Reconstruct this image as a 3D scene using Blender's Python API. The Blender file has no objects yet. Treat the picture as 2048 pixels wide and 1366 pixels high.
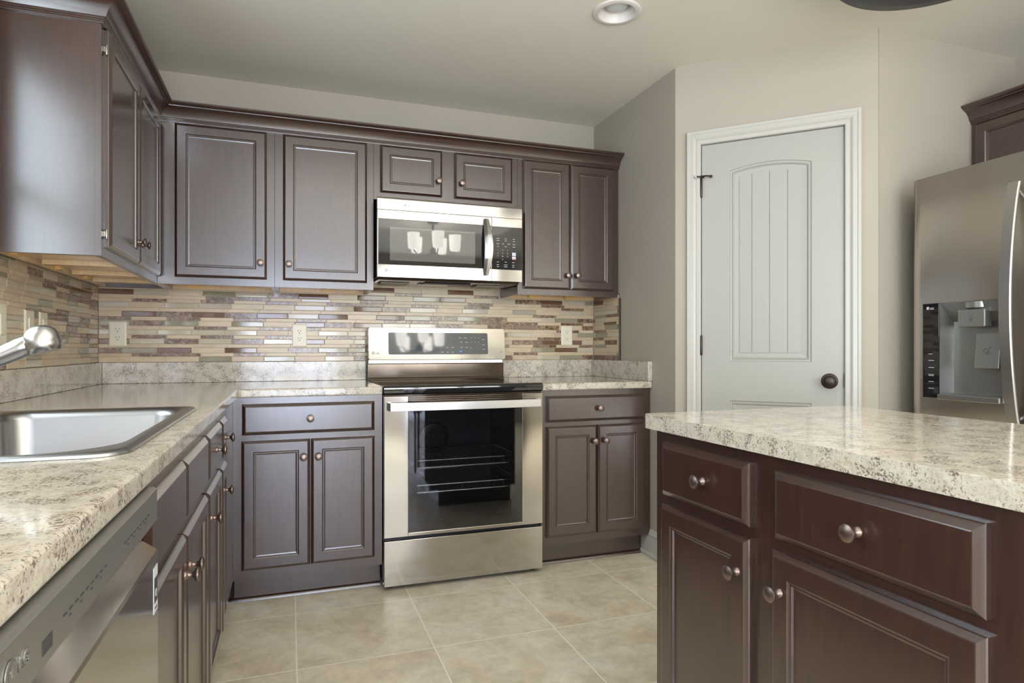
import bpy, math, random
from math import sin, cos, pi, sqrt
sc = bpy.context.scene
col = sc.collection

# ------------------------------------------------------------------ camera, exposure
cd_ = bpy.data.cameras.new('camera'); cam = bpy.data.objects.new('camera', cd_); col.objects.link(cam)
cam.location = (0.8612, -3.5002, 1.0852); cam.rotation_euler = (pi/2, 0, -0.3409)
cd_.sensor_width = 36; cd_.lens = 1256.82/2048*36; cd_.shift_y = 13.45/2048; cd_.clip_start = .02
sc.camera = cam
sc.view_settings.view_transform = 'Standard'; sc.view_settings.look = 'None'
sc.view_settings.gamma = 1; sc.view_settings.exposure = -0.12
try: sc.view_settings.use_curve_mapping = False
except Exception: pass
sc.cycles.max_bounces = 10; sc.cycles.diffuse_bounces = 5; sc.cycles.glossy_bounces = 5
sc.cycles.transparent_max_bounces = 12; sc.cycles.caustics_reflective = False; sc.cycles.caustics_refractive = False
sc.cycles.use_denoising = True

# ------------------------------------------------------------------ world, daylight and added fill
w = bpy.data.worlds.new('world'); sc.world = w; w.use_nodes = True
nt = w.node_tree; bg = nt.nodes['Background']
bg.inputs['Color'].default_value = (.80, .90, 1.0, 1); bg.inputs['Strength'].default_value = 2.6

def area(name, loc, rot, sx, sy, power, colr):
    l = bpy.data.lights.new(name, 'AREA'); l.shape = 'RECTANGLE'; l.size = sx; l.size_y = sy
    l.energy = power; l.color = colr
    o = bpy.data.objects.new(name, l); col.objects.link(o); o.location = loc; o.rotation_euler = rot
    return o
# daylight entering: sink window (left wall), rear window trio, rear glass door, left dining window
area('daylight_sink_window', (-.10, -1.95, 1.66), (0, -pi/2, 0), .95, .95, 22, (.80, .88, 1.0))
area('daylight_rear_window', (2.85, -6.62, 1.50), (pi/2, 0, 0), 1.9, 1.45, 105, (1.0, .97, .93))
area('daylight_dining_window', (-.10, -4.75, 1.45), (0, -pi/2, 0), 1.5, 1.6, 62, (.88, .93, 1.0))
area('fill_right_side', (4.06, -4.6, 1.35), (0, pi/2, 0), 1.6, 1.8, 24, (1.0, .93, .84))  # unseen area lamp before the solid right wall, no window behind it
area('daylight_patio_door', (.88, -6.62, 1.08), (pi/2, 0, 0), 1.35, 1.9, 130, (.68, .73, 1.0))
# unseen fill lamps added to even out the light: one downward, one upward
area('ceiling_fill', (1.9, -3.15, 2.42), (0, 0, 0), 2.6, 2.4, 28, (1.0, .96, .90))
area('upward_fill', (1.5, -4.3, 1.15), (pi*.80, 0, 0), 2.2, 1.0, 50, (1.0, .98, .94))

# ------------------------------------------------------------------ node helpers
def newmat(name):
    m = bpy.data.materials.new(name); m.use_nodes = True
    t = m.node_tree; b = t.nodes['Principled BSDF']
    return m, t, b
def N(t, k, **kw):
    n = t.nodes.new(k)
    for a, v in kw.items(): setattr(n, a, v)
    return n
def L(t, a, b): t.links.new(a, b)
def ramp(t, stops, interp='LINEAR'):
    r = N(t, 'ShaderNodeValToRGB'); r.color_ramp.interpolation = interp
    e = r.color_ramp.elements
    while len(e) < len(stops): e.new(.5)
    for i, (p, c) in enumerate(stops):
        e[i].position = p; e[i].color = (c[0], c[1], c[2], 1) if not isinstance(c, (int, float)) else (c, c, c, 1)
    return r
def coords(t, scale=(1, 1, 1), rot=(0, 0, 0), kind='Object'):
    tc = N(t, 'ShaderNodeTexCoord'); mp = N(t, 'ShaderNodeMapping')
    mp.inputs['Scale'].default_value = scale; mp.inputs['Rotation'].default_value = rot
    L(t, tc.outputs[kind], mp.inputs['Vector']); return mp.outputs['Vector']
def wcoords(t, scale=(1, 1, 1)):
    g = N(t, 'ShaderNodeNewGeometry'); mp = N(t, 'ShaderNodeMapping'); mp.inputs['Scale'].default_value = scale
    L(t, g.outputs['Position'], mp.inputs['Vector']); return mp.outputs['Vector']
def noise(t, vec, scale, detail=3, rough=.5, dist=0):
    n = N(t, 'ShaderNodeTexNoise'); n.inputs['Scale'].default_value = scale; n.inputs['Detail'].default_value = detail
    n.inputs['Roughness'].default_value = rough; n.inputs['Distortion'].default_value = dist
    L(t, vec, n.inputs['Vector']); return n.outputs['Fac']
def mix(t, f, a, b, mode='MIX'):
    m = N(t, 'ShaderNodeMix', data_type='RGBA', blend_type=mode)
    for s, v in ((0, f), (6, a), (7, b)):
        if isinstance(v, (int, float)): m.inputs[s].default_value = v
        elif isinstance(v, tuple): m.inputs[s].default_value = (*v, 1)
        else: L(t, v, m.inputs[s])
    return m.outputs[2]
def bump(t, b, h, strength, dist=.001):
    n = N(t, 'ShaderNodeBump'); n.inputs['Strength'].default_value = strength; n.inputs['Distance'].default_value = dist
    L(t, h, n.inputs['Height']); L(t, n.outputs['Normal'], b.inputs['Normal'])
def simple(name, c, rough=.5, metal=0, spec=.5, coat=0, em=None, ems=0):
    m, t, b = newmat(name)
    b.inputs['Base Color'].default_value = (*c, 1); b.inputs['Roughness'].default_value = rough
    b.inputs['Metallic'].default_value = metal; b.inputs['Specular IOR Level'].default_value = spec
    b.inputs['Coat Weight'].default_value = coat; b.inputs['Coat Roughness'].default_value = .08
    if em: b.inputs['Emission Color'].default_value = (*em, 1); b.inputs['Emission Strength'].default_value = ems
    return m

M = {}
def wood(name, c1, c2, rough=.30, grain=(9, 9, 1.1)):
    m, t, b = newmat(name)
    v = coords(t, grain)
    n1 = noise(t, v, 9, 6, .65, .4); v2 = coords(t, (1, 1, 1)); n2 = noise(t, v2, 7, 3, .6)
    r = ramp(t, [(.30, c1), (.72, c2)]); L(t, n1, r.inputs[0])
    r2 = ramp(t, [(.3, .85), (.75, 1.12)]); L(t, n2, r2.inputs[0])
    L(t, mix(t, 1.0, r.outputs[0], r2.outputs[0], 'MULTIPLY'), b.inputs['Base Color'])
    b.inputs['Roughness'].default_value = rough; b.inputs['Specular IOR Level'].default_value = .8
    b.inputs['Coat Weight'].default_value = 1.0; b.inputs['Coat Roughness'].default_value = .20
    bump(t, b, n1, .02); return m
M['wood'] = wood('espresso_wood', (.027, .0100, .0070), (.046, .0180, .0122))
M['maple'] = wood('unfinished_maple', (.62, .42, .20), (.74, .53, .28), .6)
M['maple_dark'] = wood('maple_strip', (.72, .42, .11), (.80, .50, .16), .6)

def granite():
    m, t, b = newmat('granite')
    v = wcoords(t)
    big = noise(t, v, 14, 4, .6, .8)
    base = ramp(t, [(.30, (.44, .39, .305)), (.50, (.535, .490, .410)), (.70, (.42, .390, .335))]); L(t, big, base.inputs[0])
    wv = noise(t, v, 60, 3, .5); f4 = ramp(t, [(.52, 0), (.62, .75)]); L(t, wv, f4.inputs[0])
    c0 = mix(t, f4.outputs[0], base.outputs[0], (.58, .55, .48))
    med = noise(t, v, 190, 5, .75, .2)
    f1 = ramp(t, [(.52, 0), (.62, .52)]); L(t, med, f1.inputs[0])
    c1 = mix(t, f1.outputs[0], c0, (.27, .195, .13))
    msk = noise(t, v, 22, 2, .5, .5); mr = ramp(t, [(.35, 0), (.60, .16)]); L(t, msk, mr.inputs[0])
    g = noise(t, v, 210, 4, .72, .3)
    ad = N(t, 'ShaderNodeMath', operation='ADD'); L(t, g, ad.inputs[0]); L(t, mr.outputs[0], ad.inputs[1])
    f2 = ramp(t, [(.655, 0), (.70, .85)]); L(t, ad.outputs[0], f2.inputs[0])
    c2 = mix(t, f2.outputs[0], c1, (.12, .090, .075))
    r = noise(t, v, 85, 3, .6, .4)
    ad2 = N(t, 'ShaderNodeMath', operation='ADD'); L(t, r, ad2.inputs[0]); L(t, mr.outputs[0], ad2.inputs[1])
    f3 = ramp(t, [(.77, 0), (.80, .6)]); L(t, ad2.outputs[0], f3.inputs[0])
    L(t, mix(t, f3.outputs[0], c2, (.19, .085, .035)), b.inputs['Base Color'])
    b.inputs['Roughness'].default_value = .10; b.inputs['Specular IOR Level'].default_value = .5
    return m
M['granite'] = granite()

def steel(name, c=(.62, .60, .57), rough=.2, st=(2, 2, 260), bs=.05, aniso=0):
    m, t, b = newmat(name)
    if aniso:
        tg = N(t, 'ShaderNodeTangent'); tg.direction_type = 'RADIAL'; tg.axis = 'Z'; L(t, tg.outputs[0], b.inputs['Tangent'])
        b.inputs['Anisotropic'].default_value = abs(aniso); b.inputs['Anisotropic Rotation'].default_value = 0 if aniso > 0 else .25
    n = noise(t, coords(t, st), 3, 3, .6)
    r = ramp(t, [(.2, rough*.94), (.8, rough*1.07)]); L(t, n, r.inputs[0]); L(t, r.outputs[0], b.inputs['Roughness'])
    b.inputs['Base Color'].default_value = (*c, 1); b.inputs['Metallic'].default_value = 1
    wv = noise(t, coords(t, (1, 1, 1)), 2.2, 1, .4)
    s = N(t, 'ShaderNodeMath', operation='ADD'); L(t, wv, s.inputs[0])
    s.inputs[1].default_value = 0
    bump(t, b, s.outputs[0], .35, bs); return m
M['steel'] = steel('brushed_steel', (.52, .495, .47), .12, (260, 2, 2), .045)
M['steel_v'] = steel('fridge_steel', (.60, .56, .52), .30, (2, 2, 120), .02, -.85)
M['sinksteel'] = steel('sink_steel', (.40, .40, .40), .30, (2, 2, 200), .01)
M['satin'] = simple('satin_metal', (.50, .49, .475), .33, 1)
M['nickel'] = simple('brushed_nickel', (.47, .455, .44), .26, 1)
M['copper'] = simple('aged_copper_knob', (.25, .19, .165), .38, 1)
M['bronze'] = simple('oil_rubbed_bronze', (.055, .042, .036), .38, .85)
M['blackglass'] = simple('black_glass', (.012, .012, .013), .035, 0, .8)
M['greyglass'] = simple('microwave_screen_glass', (.13, .125, .113), .02, 0, .8)
M['darkplastic'] = simple('dark_plastic', (.018, .018, .020), .35)
M['charcoal'] = simple('charcoal_enamel', (.045, .045, .050), .3)
M['enamel'] = simple('oven_enamel', (.060, .064, .072), .25)
M['bronzeglass'] = simple('bronze_gloss', (.075, .050, .032), .10, .55, .9)
M['chrome'] = simple('rack_chrome', (.75, .76, .78), .18, 1)
M['white'] = simple('white_trim_paint', (.475, .465, .43), .32)
M['doorwhite'] = simple('white_door_paint', (.365, .36, .33), .36)
M['almond'] = simple('almond_plastic', (.73, .68, .56), .35)
M['slot'] = simple('slot_dark', (.05, .04, .03), .6)
M['print'] = simple('pale_print', (.55, .57, .60), .5)
M['printdark'] = simple('grey_print', (.055, .055, .055), .8, 0, .15)
M['printblue'] = simple('blue_print', (.10, .25, .75), .4)
M['printred'] = simple('red_print', (.55, .05, .05), .4)
M['lens'] = simple('frosted_lens', (.62, .66, .66), .4)
M['lampmetal'] = simple('blackened_metal', (.022, .024, .032), .42, .3)
M['rubber'] = simple('rubber', (.02, .02, .02), .7)
M['silver'] = simple('silver_grey_metal', (.30, .295, .275), .33, .75)
M['dispenser'] = simple('dispenser_silver', (.31, .31, .295), .3, .7)
M['filter'] = simple('filter_mesh', (.36, .33, .27), .45, .4)
M['shade'] = simple('lit_frosted_glass', (.9, .9, .88), .4, em=(1, .95, .88), ems=9)
M['hardware'] = simple('hinge_nickel', (.34, .31, .27), .4, .9)

def paint(name, c, bs=.05, sc_=180):
    m, t, b = newmat(name); n = noise(t, wcoords(t), sc_, 3, .6); n2 = noise(t, wcoords(t), 1.3, 2, .5)
    r = ramp(t, [(.3, tuple(x*.97 for x in c)), (.7, tuple(x*1.03 for x in c))]); L(t, n2, r.inputs[0])
    L(t, r.outputs[0], b.inputs['Base Color']); b.inputs['Roughness'].default_value = .65
    bump(t, b, n, bs, .001); return m
M['wall'] = paint('wall_paint', (.40, .36, .30), .08)
M['ceiling'] = paint('ceiling_paint', (.72, .69, .61), .25, 90)

def floor_mat():
    m, t, b = newmat('floor_tile')
    g = N(t, 'ShaderNodeNewGeometry'); s = N(t, 'ShaderNodeSeparateXYZ'); L(t, g.outputs['Position'], s.inputs[0])
    def ax(out, off):
        a = N(t, 'ShaderNodeMath', operation='SUBTRACT'); L(t, out, a.inputs[0]); a.inputs[1].default_value = off
        d = N(t, 'ShaderNodeMath', operation='DIVIDE'); L(t, a.outputs[0], d.inputs[0]); d.inputs[1].default_value = .4725
        f = N(t, 'ShaderNodeMath', operation='FLOOR'); L(t, d.outputs[0], f.inputs[0])
        fr = N(t, 'ShaderNodeMath', operation='FRACT'); L(t, d.outputs[0], fr.inputs[0])
        h = N(t, 'ShaderNodeMath', operation='SUBTRACT'); L(t, fr.outputs[0], h.inputs[0]); h.inputs[1].default_value = .5
        ab = N(t, 'ShaderNodeMath', operation='ABSOLUTE'); L(t, h.outputs[0], ab.inputs[0])
        gt = N(t, 'ShaderNodeMath', operation='GREATER_THAN'); L(t, ab.outputs[0], gt.inputs[0]); gt.inputs[1].default_value = .4945
        return f.outputs[0], gt.outputs[0]
    fx, gx = ax(s.outputs[0], .886); fy, gy = ax(s.outputs[1], -.787)
    mx = N(t, 'ShaderNodeMath', operation='MAXIMUM'); L(t, gx, mx.inputs[0]); L(t, gy, mx.inputs[1])
    cb = N(t, 'ShaderNodeCombineXYZ'); L(t, fx, cb.inputs[0]); L(t, fy, cb.inputs[1])
    wn = N(t, 'ShaderNodeTexWhiteNoise', noise_dimensions='3D'); L(t, cb.outputs[0], wn.inputs['Vector'])
    vs = N(t, 'ShaderNodeVectorMath', operation='SCALE'); L(t, wn.outputs['Color'], vs.inputs[0]); vs.inputs['Scale'].default_value = 7
    va = N(t, 'ShaderNodeVectorMath', operation='ADD'); L(t, vs.outputs[0], va.inputs[0]); L(t, g.outputs['Position'], va.inputs[1])
    n1 = noise(t, va.outputs[0], 4.2, 8, .62, .5); n2 = noise(t, va.outputs[0], 16, 8, .72, .3)
    r1 = ramp(t, [(.34, (.62, .53, .385)), (.50, (.715, .635, .49)), (.66, (.76, .70, .58))]); L(t, n1, r1.inputs[0])
    r2 = ramp(t, [(.30, .80), (.62, 1.08)]); L(t, n2, r2.inputs[0])
    c = mix(t, 1.0, r1.outputs[0], r2.outputs[0], 'MULTIPLY')
    L(t, mix(t, mx.outputs[0], c, (.90, .84, .71)), b.inputs['Base Color'])
    b.inputs['Roughness'].default_value = .36; b.inputs['Specular IOR Level'].default_value = .45
    inv = N(t, 'ShaderNodeMath', operation='SUBTRACT'); inv.inputs[0].default_value = 1; L(t, mx.outputs[0], inv.inputs[1])
    bump(t, b, inv.outputs[0], .5, .0015); return m
M['floor'] = floor_mat()

def stone(name, c1, c2, sc_=30, rough=.35, stretch=(1, 1, 1), lo=.35, hi=.65, dist=.6):
    m, t, b = newmat(name); n = noise(t, wcoords(t, stretch), sc_, 5, .65, dist)
    r = ramp(t, [(lo, c1), (hi, c2)]); L(t, n, r.inputs[0]); L(t, r.outputs[0], b.inputs['Base Color'])
    b.inputs['Roughness'].default_value = rough; return m
TILE = [stone('travertine_tile', (.50, .39, .255), (.60, .49, .35), 9, .30, (1, 1, 6)),
        stone('travertine_tile_rosy', (.47, .35, .24), (.55, .44, .32), 12, .30, (1, 1, 5)),
        stone('cream_glass_tile', (.44, .37, .28), (.53, .47, .37), 160, .08, (1, 1, 1)),
        stone('emperador_tile', (.10, .050, .026), (.42, .29, .18), 46, .18, (1, 1, 1), .44, .68, 1.2),
        stone('brown_glass_tile', (.105, .050, .028), (.19, .105, .066), 190, .06),
        stone('sage_glass_tile', (.225, .205, .135), (.32, .295, .205), 190, .06),
        simple('grout', (.56, .48, .36), .8)]

def clearglass():
    m = bpy.data.materials.new('window_glass'); m.use_nodes = True; t = m.node_tree; t.nodes.clear()
    o = N(t, 'ShaderNodeOutputMaterial'); a = N(t, 'ShaderNodeBsdfTransparent'); g = N(t, 'ShaderNodeBsdfGlossy')
    a.inputs[0].default_value = (.93, .96, .95, 1); g.inputs['Roughness'].default_value = .02
    x = N(t, 'ShaderNodeMixShader'); x.inputs[0].default_value = .07
    L(t, a.outputs[0], x.inputs[1]); L(t, g.outputs[0], x.inputs[2]); L(t, x.outputs[0], o.inputs[0]); return m
M['glass'] = clearglass()
def ovenglass():
    m = bpy.data.materials.new('tinted_oven_glass'); m.use_nodes = True; t = m.node_tree; t.nodes.clear()
    o = N(t, 'ShaderNodeOutputMaterial'); a = N(t, 'ShaderNodeBsdfTransparent'); g = N(t, 'ShaderNodeBsdfGlossy')
    a.inputs[0].default_value = (.66, .66, .68, 1); g.inputs['Roughness'].default_value = .03; g.inputs[0].default_value = (.8, .8, .82, 1)
    f = N(t, 'ShaderNodeFresnel'); f.inputs[0].default_value = 1.6
    s = N(t, 'ShaderNodeMath', operation='MULTIPLY_ADD'); L(t, f.outputs[0], s.inputs[0]); s.inputs[1].default_value = 1.2; s.inputs[2].default_value = .02
    x = N(t, 'ShaderNodeMixShader'); L(t, s.outputs[0], x.inputs[0])
    L(t, a.outputs[0], x.inputs[1]); L(t, g.outputs[0], x.inputs[2]); L(t, x.outputs[0], o.inputs[0]); return m
M['ovenglass'] = ovenglass()

# ------------------------------------------------------------------ mesh helpers
class MB:
    def __init__(s): s.v = []; s.f = []; s.m = []
    def add(s, vs, fs, m=0):
        b = len(s.v); s.v += [tuple(p) for p in vs]
        for f in fs: s.f.append(tuple(b+i for i in f)); s.m.append(m)
        return s
    def box(s, x0, y0, z0, x1, y1, z1, m=0):
        return s.add([(x0,y0,z0),(x1,y0,z0),(x1,y1,z0),(x0,y1,z0),(x0,y0,z1),(x1,y0,z1),(x1,y1,z1),(x0,y1,z1)],
                     [(0,3,2,1),(4,5,6,7),(0,1,5,4),(1,2,6,5),(2,3,7,6),(3,0,4,7)], m)
    def loops(s, loops, cap0=False, cap1=True, m=0, closed=True):
        n = len(loops[0]); vs = [p for l in loops for p in l]; fs = []
        for k in range(len(loops)-1):
            for i in range(n if closed else n-1):
                j = (i+1) % n; fs.append((k*n+i, k*n+j, (k+1)*n+j, (k+1)*n+i))
        if cap0: fs.append(tuple(reversed(range(n))))
        if cap1: fs.append(tuple((len(loops)-1)*n+i for i in range(n)))
        return s.add(vs, fs, m)
    def front(s, x0, z0, x1, z1, prof, y=0, m=0):     # nested rectangles facing -y: prof [(inset, out)]
        ls = [[(x0+i, y-o, z0+i), (x1-i, y-o, z0+i), (x1-i, y-o, z1-i), (x0+i, y-o, z1-i)] for i, o in prof]
        return s.loops(ls, True, True, m)
    def lathe(s, prof, c=(0,0,0), ax='z', seg=24, m=0, sgn=1):
        ls = []
        for r, h in prof:
            l = []
            for i in range(seg):
                a = 2*pi*i/seg; u, v = r*cos(a), r*sin(a)
                if ax == 'z': l.append((c[0]+u, c[1]+v, c[2]+h*sgn))
                elif ax == 'y': l.append((c[0]+u, c[1]+h*sgn, c[2]+v))
                else: l.append((c[0]+h*sgn, c[1]+u, c[2]+v))
            ls.append(l)
        return s.loops(ls, True, True, m)
    def tube(s, pts, r, seg=12, m=0, sc2=None):
        from mathutils import Vector
        P = [Vector(p) for p in pts]; R = r if isinstance(r, (list, tuple)) else [r]*len(P); ls = []
        up = None
        for i, p in enumerate(P):
            d = (P[min(i+1, len(P)-1)]-P[max(i-1, 0)]).normalized()
            if up is None: up = Vector((0,0,1)) if abs(d.z) < .9 else Vector((1,0,0))
            a = d.cross(up).normalized(); up = a.cross(d).normalized()
            ls.append([tuple(p+a*R[i]*cos(2*pi*k/seg)+up*R[i]*sin(2*pi*k/seg)) for k in range(seg)])
        return s.loops(ls, True, True, m)
    def prism(s, poly, h0, h1, f, m=0):               # poly in 2D, extruded h0..h1, f(u,v,h)->xyz
        return s.loops([[f(u, v, h0) for u, v in poly], [f(u, v, h1) for u, v in poly]], True, True, m)
    def sweep(s, prof, path, f, m=0, closed=False):   # prof [(out, h)], mitred along 2D path, out = right-hand side
        n = len(path); ls = []
        for i, p in enumerate(path):
            def dr(a, b):
                l = math.hypot(b[0]-a[0], b[1]-a[1]); return ((b[0]-a[0])/l, (b[1]-a[1])/l)
            d0 = dr(path[i-1], p) if i > 0 else dr(p, path[1]); d1 = dr(p, path[i+1]) if i < n-1 else d0
            n0 = (d0[1], -d0[0]); n1 = (d1[1], -d1[0]); mx, my = n0[0]+n1[0], n0[1]+n1[1]
            q = 2/(mx*mx+my*my); mx *= q; my *= q
            ls.append([f(p[0]+mx*o, p[1]+my*o, h) for o, h in prof])
        return s.loops(ls, True, True, m)
    def build(s, name, mats, parent=None, smooth=None, bevel=None, seg=2, loc=None, rot=None):
        me = bpy.data.meshes.new(name); me.from_pydata(s.v, [], s.f)
        if not isinstance(mats, (list, tuple)): mats = [mats]
        for q in mats: me.materials.append(M[q] if isinstance(q, str) else q)
        for p, mi in zip(me.polygons, s.m): p.material_index = mi
        import bmesh
        bm = bmesh.new(); bm.from_mesh(me); bmesh.ops.recalc_face_normals(bm, faces=bm.faces); bm.to_mesh(me); bm.free()
        if smooth is not None:
            me.polygons.foreach_set('use_smooth', [True]*len(me.polygons))
            try: me.set_sharp_from_angle(angle=math.radians(smooth))
            except Exception: pass
        o = bpy.data.objects.new(name, me); col.objects.link(o)
        if parent: o.parent = parent
        if loc: o.location = loc
        if rot is not None: o.rotation_euler = (0, 0, rot)
        if bevel:
            b = o.modifiers.new('bevel', 'BEVEL'); b.width = bevel; b.segments = seg; b.limit_method = 'ANGLE'; b.angle_limit = math.radians(50)
        return o
I3 = lambda u, v, h: (u, v, h)
def tag(o, label, cat, group=None):
    o['label'] = label; o['category'] = cat
    if group: o['group'] = group
    return o
def thing(name, label, cat, loc=(0,0,0), rz=0, group=None):
    o = bpy.data.objects.new(name, None); col.objects.link(o); o.location = loc; o.rotation_euler = (0, 0, rz)
    o.empty_display_size = .05
    return tag(o, label, cat, group)
def struct(o): o['kind'] = 'structure'; return o
def rrect(x0, y0, x1, y1, r, n=6):
    if not isinstance(r, (list, tuple)): r = [r]*4
    pts = []
    for (cx, cy, a0, rr) in ((x1-r[0], y0+r[0], -90, r[0]), (x1-r[1], y1-r[1], 0, r[1]), (x0+r[2], y1-r[2], 90, r[2]), (x0+r[3], y0+r[3], 180, r[3])):
        for i in range(n+1):
            a = math.radians(a0+90*i/n); pts.append((cx+rr*cos(a), cy+rr*sin(a)))
    return pts
def text(name, s, size, parent, loc, rot, mat, ext=.0004):
    c = bpy.data.curves.new(name, 'FONT'); c.body = s; c.size = size; c.extrude = ext
    o = bpy.data.objects.new(name, c); col.objects.link(o)
    dg = bpy.context.evaluated_depsgraph_get(); dg.update()
    me = bpy.data.meshes.new_from_object(o.evaluated_get(dg)); bpy.data.objects.remove(o)
    me.materials.clear(); me.materials.append(M[mat])
    o = bpy.data.objects.new(name, me); col.objects.link(o); o.parent = parent; o.location = loc; o.rotation_euler = rot
    return o

# ================================================================== ROOM
W = 2.6376; H = 2.4586; AX, AY = 3.2395, -1.4877; EX = 4.11; YR = -6.5
A0 = (W, -.8652)
struct(MB().box(-.3, YR-.1, -.06, EX+.1, .15, 0).build('floor', 'floor'))
struct(MB().box(-.3, YR-.1, H, EX+.1, .15, H+.06).build('ceiling', 'ceiling'))
struct(MB().box(-.12, .008, 0, W+.12, .12, H).build('wall_back', 'wall'))
mb = MB()
for (y0, y1, z0, z1) in ((-1.42, .008, 0, H), (-2.48, -1.42, 0, 1.14), (-2.48, -1.42, 2.16, H), (-3.95, -2.48, 0, H),
                         (-5.55, -3.95, 0, .62), (-5.55, -3.95, 2.2, H), (YR, -5.55, 0, H)):
    mb.box(-.12, y0, z0, -.008, y1, z1)
struct(mb.build('wall_left', 'wall'))
struct(MB().box(W+.008, A0[1], 0, W+.10, .008, H).build('wall_right_stub', 'wall'))
LEN = .8659; AANG = -math.radians(45.966)
mb = MB()
for (x0, x1, z0, z1) in ((0, .1155, 0, H), (.7405, LEN, 0, H), (.1155, .7405, 2.069, H)): mb.box(x0, 0, z0, x1, .1, z1)
struct(mb.build('wall_pantry', 'wall', loc=(W+.008, A0[1], 0), rot=AANG))
struct(MB().box(AX+.005, AY, 0, EX+.1, AY+.1, H).build('wall_alcove', 'wall'))
struct(MB().box(EX, YR, 0, EX+.1, AY, H).build('wall_right', 'wall'))
mb = MB()
for (x0, x1, z0, z1) in ((-.1, .15, 0, H), (1.6, 1.9, 0, H), (.15, 1.6, 2.1, H), (1.9, 3.8, 0, .80), (1.9, 3.8, 2.2, H), (3.8, EX, 0, H)): mb.box(x0, YR-.1, z0, x1, YR, z1)
struct(mb.build('wall_rear', 'wall'))
def window(name, a0, a1, z0, z1, cols, rows, mapf):
    root = bpy.data.objects.new(name, None); col.objects.link(root); struct(root)
    t = .045; f = MB()
    def bx(m, u0, u1, h0, h1, d0, d1):
        p = mapf(u0, d0); q = mapf(u1, d1); m.box(min(p[0], q[0]), min(p[1], q[1]), h0, max(p[0], q[0]), max(p[1], q[1]), h1)
    for (u0, u1, h0, h1) in ((a0, a0+t, z0, z1), (a1-t, a1, z0, z1), (a0+t, a1-t, z0, z0+t), (a0+t, a1-t, z1-t, z1)): bx(f, u0, u1, h0, h1, .02, .08)
    for i in range(1, cols): c = a0+(a1-a0)*i/cols; bx(f, c-.04, c+.04, z0+t, z1-t, .02, .08)
    f.build('window_frame', 'white', root)
    if rows > 1:
        g = MB(); c = (z0+z1)/2; bx(g, a0+t, a1-t, c-.02, c+.02, .03, .07); g.build('window_rail', 'white', root)
    g = MB(); bx(g, a0+t, a1-t, z0+t, z1-t, .048, .052); g.build('window_pane', 'glass', root)
    s = MB()
    for (u0, u1, h0, h1) in ((a0-.07, a0, z0-.07, z1+.07), (a1, a1+.07, z0-.07, z1+.07), (a0, a1, z0-.07, z0), (a0, a1, z1, z1+.07)): bx(s, u0, u1, h0, h1, -.018, 0)
    s.build('window_casing', 'white', root)
window('window_1', -2.48, -1.42, 1.14, 2.16, 1, 2, lambda u, d: (-.008-d, u))
window('window_2', -5.55, -3.95, .62, 2.2, 2, 2, lambda u, d: (-.008-d, u))
window('window_3', 1.9, 3.8, .80, 2.2, 3, 1, lambda u, d: (u, YR-d))

window('window_4', .15, 1.6, .02, 2.1, 2, 1, lambda u, d: (u, YR-d))

# baseboards
BB = [(0, 0), (.024, 0), (.026, .012), (.020, .020), (.015, .022), (.015, .092), (.011, .100), (.011, .106), (.013, .112), (.008, .124), (.004, .136), (0, .138)]
ca, sa = cos(AANG), sin(AANG)
pw = lambda u: (W+.008+u*ca, A0[1]+u*sa)
struct(MB().sweep(BB, [(W+.008, -.545), (W+.008, A0[1]), pw(.056)], I3).build('baseboard_stub', 'white', smooth=30))
struct(MB().sweep(BB, [pw(.792), (AX+.005, AY), (EX, AY)], I3).build('baseboard_pantry', 'white', smooth=30))
struct(MB().sweep(BB, [(EX, -2.6), (EX, YR)], I3).build('baseboard_right', 'white', smooth=30))

# pantry door, casing
CS = [(0, 0), (0, .010), (.004, .013), (.018, .013), (.021, .011), (.024, .015), (.032, .019), (.048, .017), (.051, .020), (.062, .020), (.064, .018), (.064, 0)]
mapd = lambda u, v, h: (u, -h, v)
cas = MB().sweep(CS, [(.734, 0), (.734, 2.063), (.122, 2.063), (.122, 0)], mapd)
cas.box(.1155, .0, 0, .1225, .05, 2.0675).box(.7335, 0, 0, .7405, .05, 2.0675).box(.1225, 0, 2.0625, .7335, .05, 2.0690)
cas.box(.1228, .0415, 0, .138, .0515, 2.0622).box(.718, .0415, 0, .7332, .0515, 2.0622).box(.138, .0415, 2.045, .718, .0515, 2.0622)
struct(cas.build('trim_1', 'white', smooth=30, loc=(W+.008, A0[1], 0), rot=AANG))
door = bpy.data.objects.new('door_1', None); col.objects.link(door); door.location = (W+.008, A0[1], 0); door.rotation_euler = (0, 0, AANG); struct(door)
DX0, DX1, DZ0, DZ1, DY = .1255, .7305, .012, 2.0595, .004
d = MB()
def panel(d, x0, x1, z0, zt, rise):
    K = 14; arch = [(x0+(x1-x0)*i/K, zt+rise*(1-(2*i/K-1)**2)) for i in range(K+1)]
    def ring(ins, dep, top=None):
        r = [(x0+ins, z0+ins), (x1-ins, z0+ins)]
        r += [(min(max(x, x0+ins), x1-ins), z-ins) for x, z in reversed(arch)]
        return [(x, DY+dep, z) for x, z in r]
    d.loops([ring(0, 0), ring(.004, .005), ring(.010, .006), ring(.013, .003), ring(.020, .010), ring(.040, .0115)], False, True)
    return arch
PX0, PX1 = .2529, .6030
a = panel(d, PX0, PX1, 1.023, 1.925, .023)
panel(d, PX0, PX1, .20, .8385, 0)
d.add([(DX0,DY,DZ0),(PX0,DY,DZ0),(PX0,DY,DZ1),(DX0,DY,DZ1)], [(0,1,2,3)]); d.add([(PX1,DY,DZ0),(DX1,DY,DZ0),(DX1,DY,DZ1),(PX1,DY,DZ1)], [(0,1,2,3)])
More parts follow.
